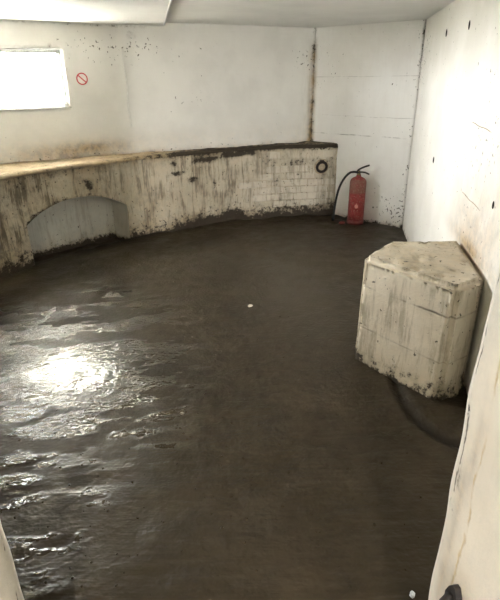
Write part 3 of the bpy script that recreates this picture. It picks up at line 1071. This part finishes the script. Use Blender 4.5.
# local: -y to the camera, x to the right in view
R0 = 0.091
link('cylinder', lathe('cylinder', [(0, 0.012), (R0 - 0.01, 0.012), (R0, 0.024), (R0, 0.47), (R0 - 0.004, 0.490), (R0 - 0.016, 0.510), (R0 - 0.040, 0.524), (0.034, 0.531), (0.026, 0.535), (0.024, 0.552), (0, 0.552)], 40), 'ext', parent=ext)
link('base_skirt', lathe('base_skirt', [(R0 - 0.004, 0.05), (R0 + 0.004, 0.048), (R0 + 0.006, 0.0), (R0 - 0.006, 0.0), (R0 - 0.004, 0.05)], 40), 'ext', parent=ext)
link('valve', lathe('valve', [(0, 0.545), (0.022, 0.545), (0.022, 0.562), (0.016, 0.566), (0.016, 0.590), (0.010, 0.597), (0, 0.597)], 20), 'brass', parent=ext)
link('carry_handle', tube('carry_handle', spline([(-0.015, -0.01, 0.575), (0.02, -0.012, 0.583), (0.07, -0.018, 0.580), (0.115, -0.022, 0.562)], 6), [0.009] * 18 + [0.006], 8), 'lever', parent=ext)
lv = link('squeeze_lever', tube('squeeze_lever', spline([(-0.02, -0.01, 0.590), (0.0, -0.012, 0.612), (0.05, -0.02, 0.640), (0.108, -0.026, 0.662)], 6), 0.010, 8), 'lever', parent=ext)
hp = spline([(-0.012, -0.012, 0.578), (-0.055, -0.010, 0.583), (-0.105, -0.003, 0.566), (-0.160, 0.010, 0.500), (-0.205, 0.02, 0.40), (-0.232, 0.03, 0.27), (-0.246, 0.035, 0.14), (-0.252, 0.03, 0.035)], 8)
hose = link('hose', tube('hose', hp, 0.0125, 10), 'rubber', parent=ext)
link('nozzle', tube('nozzle', [(-0.2525, 0.03, 0.075), (-0.2535, 0.029, 0.05), (-0.255, 0.028, 0.012)], [0.0135, 0.016, 0.017], 10), 'rubber', parent=hose)
# faded emblem: a flame over two bars, raised print on the front
def wrap(u, z, r=R0 + 0.0012):
    a = -math.pi / 2 + u / R0
    return (r * math.cos(a), r * math.sin(a), z)


def decal(name, poly):
    bm = bmesh.new()
    bm.faces.new([bm.verts.new(wrap(u, z)) for u, z in poly])
    bm2 = bm_mesh(name, bm)
    return link(name, bm2, 'emblem', parent=ext, smooth_=False)


decal('flame_emblem', [(-0.012, 0.195), (0.012, 0.195), (0.020, 0.212), (0.012, 0.240), (0.006, 0.228), (0.0, 0.258), (-0.008, 0.232), (-0.014, 0.240), (-0.020, 0.212)])
decal('printed_bar', [(-0.026, 0.150), (0.026, 0.150), (0.026, 0.158), (-0.026, 0.158)])
decal('printed_bar', [(-0.022, 0.170), (0.022, 0.170), (0.022, 0.176), (-0.022, 0.176)])
decal('printed_bar', [(-0.034, 0.325), (0.034, 0.325), (0.034, 0.334), (-0.034, 0.334)])
bm = bmesh.new()
for q in range(8):
    pass
bm.free()
# crumbled red flakes at its foot
pebble('rust_flake', 1.065, 5.605, 0.045, 0.022, 0.020, 0.4, 'ext', 'flat red flake on the floor at the left foot of the extinguisher', 'flake', 9)

# ------------------------------------------------------------------ concrete block
BH = 0.645
plan = [(0.618, 2.620), (0.968, 2.150), (1.152, 2.268), (1.272, 2.90), (0.845, 2.90)]
bm = bmesh.new()
bot = [bm.verts.new((x, y, -0.02)) for x, y in plan]
top = [bm.verts.new((x + (0.006 if i < 2 else 0), y + 0.004, BH)) for i, (x, y) in enumerate(plan)]
bm.faces.new(top)
bm.faces.new(bot[::-1])
for i in range(5):
    bm.faces.new((bot[i], bot[(i + 1) % 5], top[(i + 1) % 5], top[i]))
bmesh.ops.recalc_face_normals(bm, faces=bm.faces)
be = [e for e in bm.edges if not (e.verts[0].co.z < 0 and e.verts[1].co.z < 0)]
bmesh.ops.bevel(bm, geom=be, offset=0.028, segments=4, affect='EDGES')
bmesh.ops.triangulate(bm, faces=bm.faces)
for _ in range(6):
    le = [e for e in bm.edges if e.calc_length() > 0.028]
    if not le:
        break
    bmesh.ops.subdivide_edges(bm, edges=le, cuts=1)
    bmesh.ops.triangulate(bm, faces=[f for f in bm.faces if len(f.verts) > 3])
bm.normal_update()
co = np.array([v.co[:] for v in bm.verts])
nr = np.array([v.normal[:] for v in bm.verts])
d = (fbm(co[:, 0] * 5 + co[:, 1] * 3, co[:, 1] * 5, co[:, 2] * 5, 201, 4) - 0.5) * 0.018
d += 0.018 * smooth(co[:, 2], 0.07, 0.0) * vnoise(co[:, 0] * 14, co[:, 1] * 14, 0, 211)
d -= 0.014 * smooth(vnoise(co[:, 0] * 22, co[:, 1] * 22, co[:, 2] * 22, 221), 0.72, 0.9) * smooth(np.abs(co[:, 2] - BH), 0.06, 0.0)
for i, v in enumerate(bm.verts):
    v.co += Vector(nr[i]) * float(d[i])
me = bm_mesh('concrete_block', bm)
zc = co[:, 2]
upn = np.clip(nr[:, 2], 0, 1)
dc = np.min([np.hypot(co[:, 0] - x, co[:, 1] - y) for x, y in plan[:3]], axis=0)
G = 0.36 * smooth(zc, 0.03, -0.02) + 0.27 * smooth(zc, 0.20, 0.0) + 0.20 * (1 - upn) + 0.22 * upn + 0.22 * np.exp(-((zc - BH + 0.01) / 0.016) ** 2) * (1 - upn * 0.5) + 0.13 * np.exp(-(dc / 0.05) ** 2)
Rr = 0.12 + 0.35 * smooth(zc, 0.16, 0.02) + 0.45 * upn * vnoise(co[:, 0] * 6, co[:, 1] * 6, 0, 231)
Bm = 0.295 + 0.06 * np.exp(-(dc / 0.07) ** 2) + 0.04 * upn
Am = 0.75 * (1 - upn) + 0.15 * upn
at = me.attributes.new('mask', 'FLOAT_COLOR', 'POINT')
at.data.foreach_set('color', np.stack([Rr, G, Bm, Am], -1).astype(np.float32).ravel())
link('concrete_block', me, 'block', label='squat five-sided cream concrete block standing against the right wall', cat='block')

# ------------------------------------------------------------------ rusted iron stub in the doorway edge
st = empty('hinge_stub', (XR - 0.004, 0.672, 0.592), label='rusted iron hinge stub set in the right doorway edge', cat='hinge')
bm = bmesh.new()
prof = [(-0.034, -0.05), (0.034, -0.05), (0.036, -0.02), (0.024, 0.01), (0.008, 0.032), (-0.004, 0.036), (-0.016, 0.022), (-0.026, -0.004)]
a = [bm.verts.new((0.010, y, z)) for y, z in prof]
b = [bm.verts.new((-0.007, y * 0.85, z * 0.9)) for y, z in prof]
bm.faces.new(a)
bm.faces.new(b[::-1])
for i in range(len(prof)):
    bm.faces.new((a[i], a[(i + 1) % 8], b[(i + 1) % 8], b[i]))
bmesh.ops.recalc_face_normals(bm, faces=bm.faces)
link('plate', bm_mesh('plate', bm), 'iron', parent=st, smooth_=False)
link('pin', tube('pin', [(0.0, 0.006, -0.05), (-0.018, 0.004, -0.02), (-0.014, 0.0, 0.012)], [0.010, 0.011, 0.006], 10), 'iron', parent=st)

# ------------------------------------------------------------------ chips and cracks in the right wall
wt = right_path.tan(2.0)
wn = np.array([-wt[1], wt[0]])
for y, z, ln, w in ((4.254, 1.844, 0.028, 0.008), (3.512, 1.835, 0.028, 0.004), (4.076, 0.939, 0.026, 0.009), (2.394, 0.976, 0.020, 0.004)):
    bm = bmesh.new()
    bmesh.ops.create_icosphere(bm, subdivisions=2, radius=1.0)
    for v in bm.verts:
        v.co = Vector((v.co.x * w * (1 - 0.3 * v.co.z), v.co.y * 0.005, v.co.z * ln))
    o = link('chipped_hole', bm_mesh('chipped_hole', bm), 'iron', parent=wall_right)
    o.location = (0.897 + 0.1701 * (y - 0.70) + wn[0] * 0.004, y + wn[1] * 0.004, z)
    o.rotation_euler = (0.0, 0.08, math.atan2(wt[1], wt[0]))
for (y0, z0), (y1, z1) in (((3.041, 0.905), (2.607, 0.897)), ((3.075, 1.303), (2.644, 1.288))):
    pts = []
    for k in range(9):
        f = k / 8
        y = y0 + (y1 - y0) * f
        z = z0 + (z1 - z0) * f + 0.0025 * math.sin(k * 1.3)
        d_ = float((fbm((y - 0.7) * 1.0143 * 3, z * 3, 0, 21, 4) - 0.5) * 0.02)
        pts.append((0.897 + 0.1701 * (y - 0.70) + wn[0] * (d_ + 0.0005), y + wn[1] * (d_ + 0.0005), z))
    link('crack', tube('crack', pts, [0.001] + [0.0022] * 7 + [0.001], 6), 'boss', parent=wall_right)
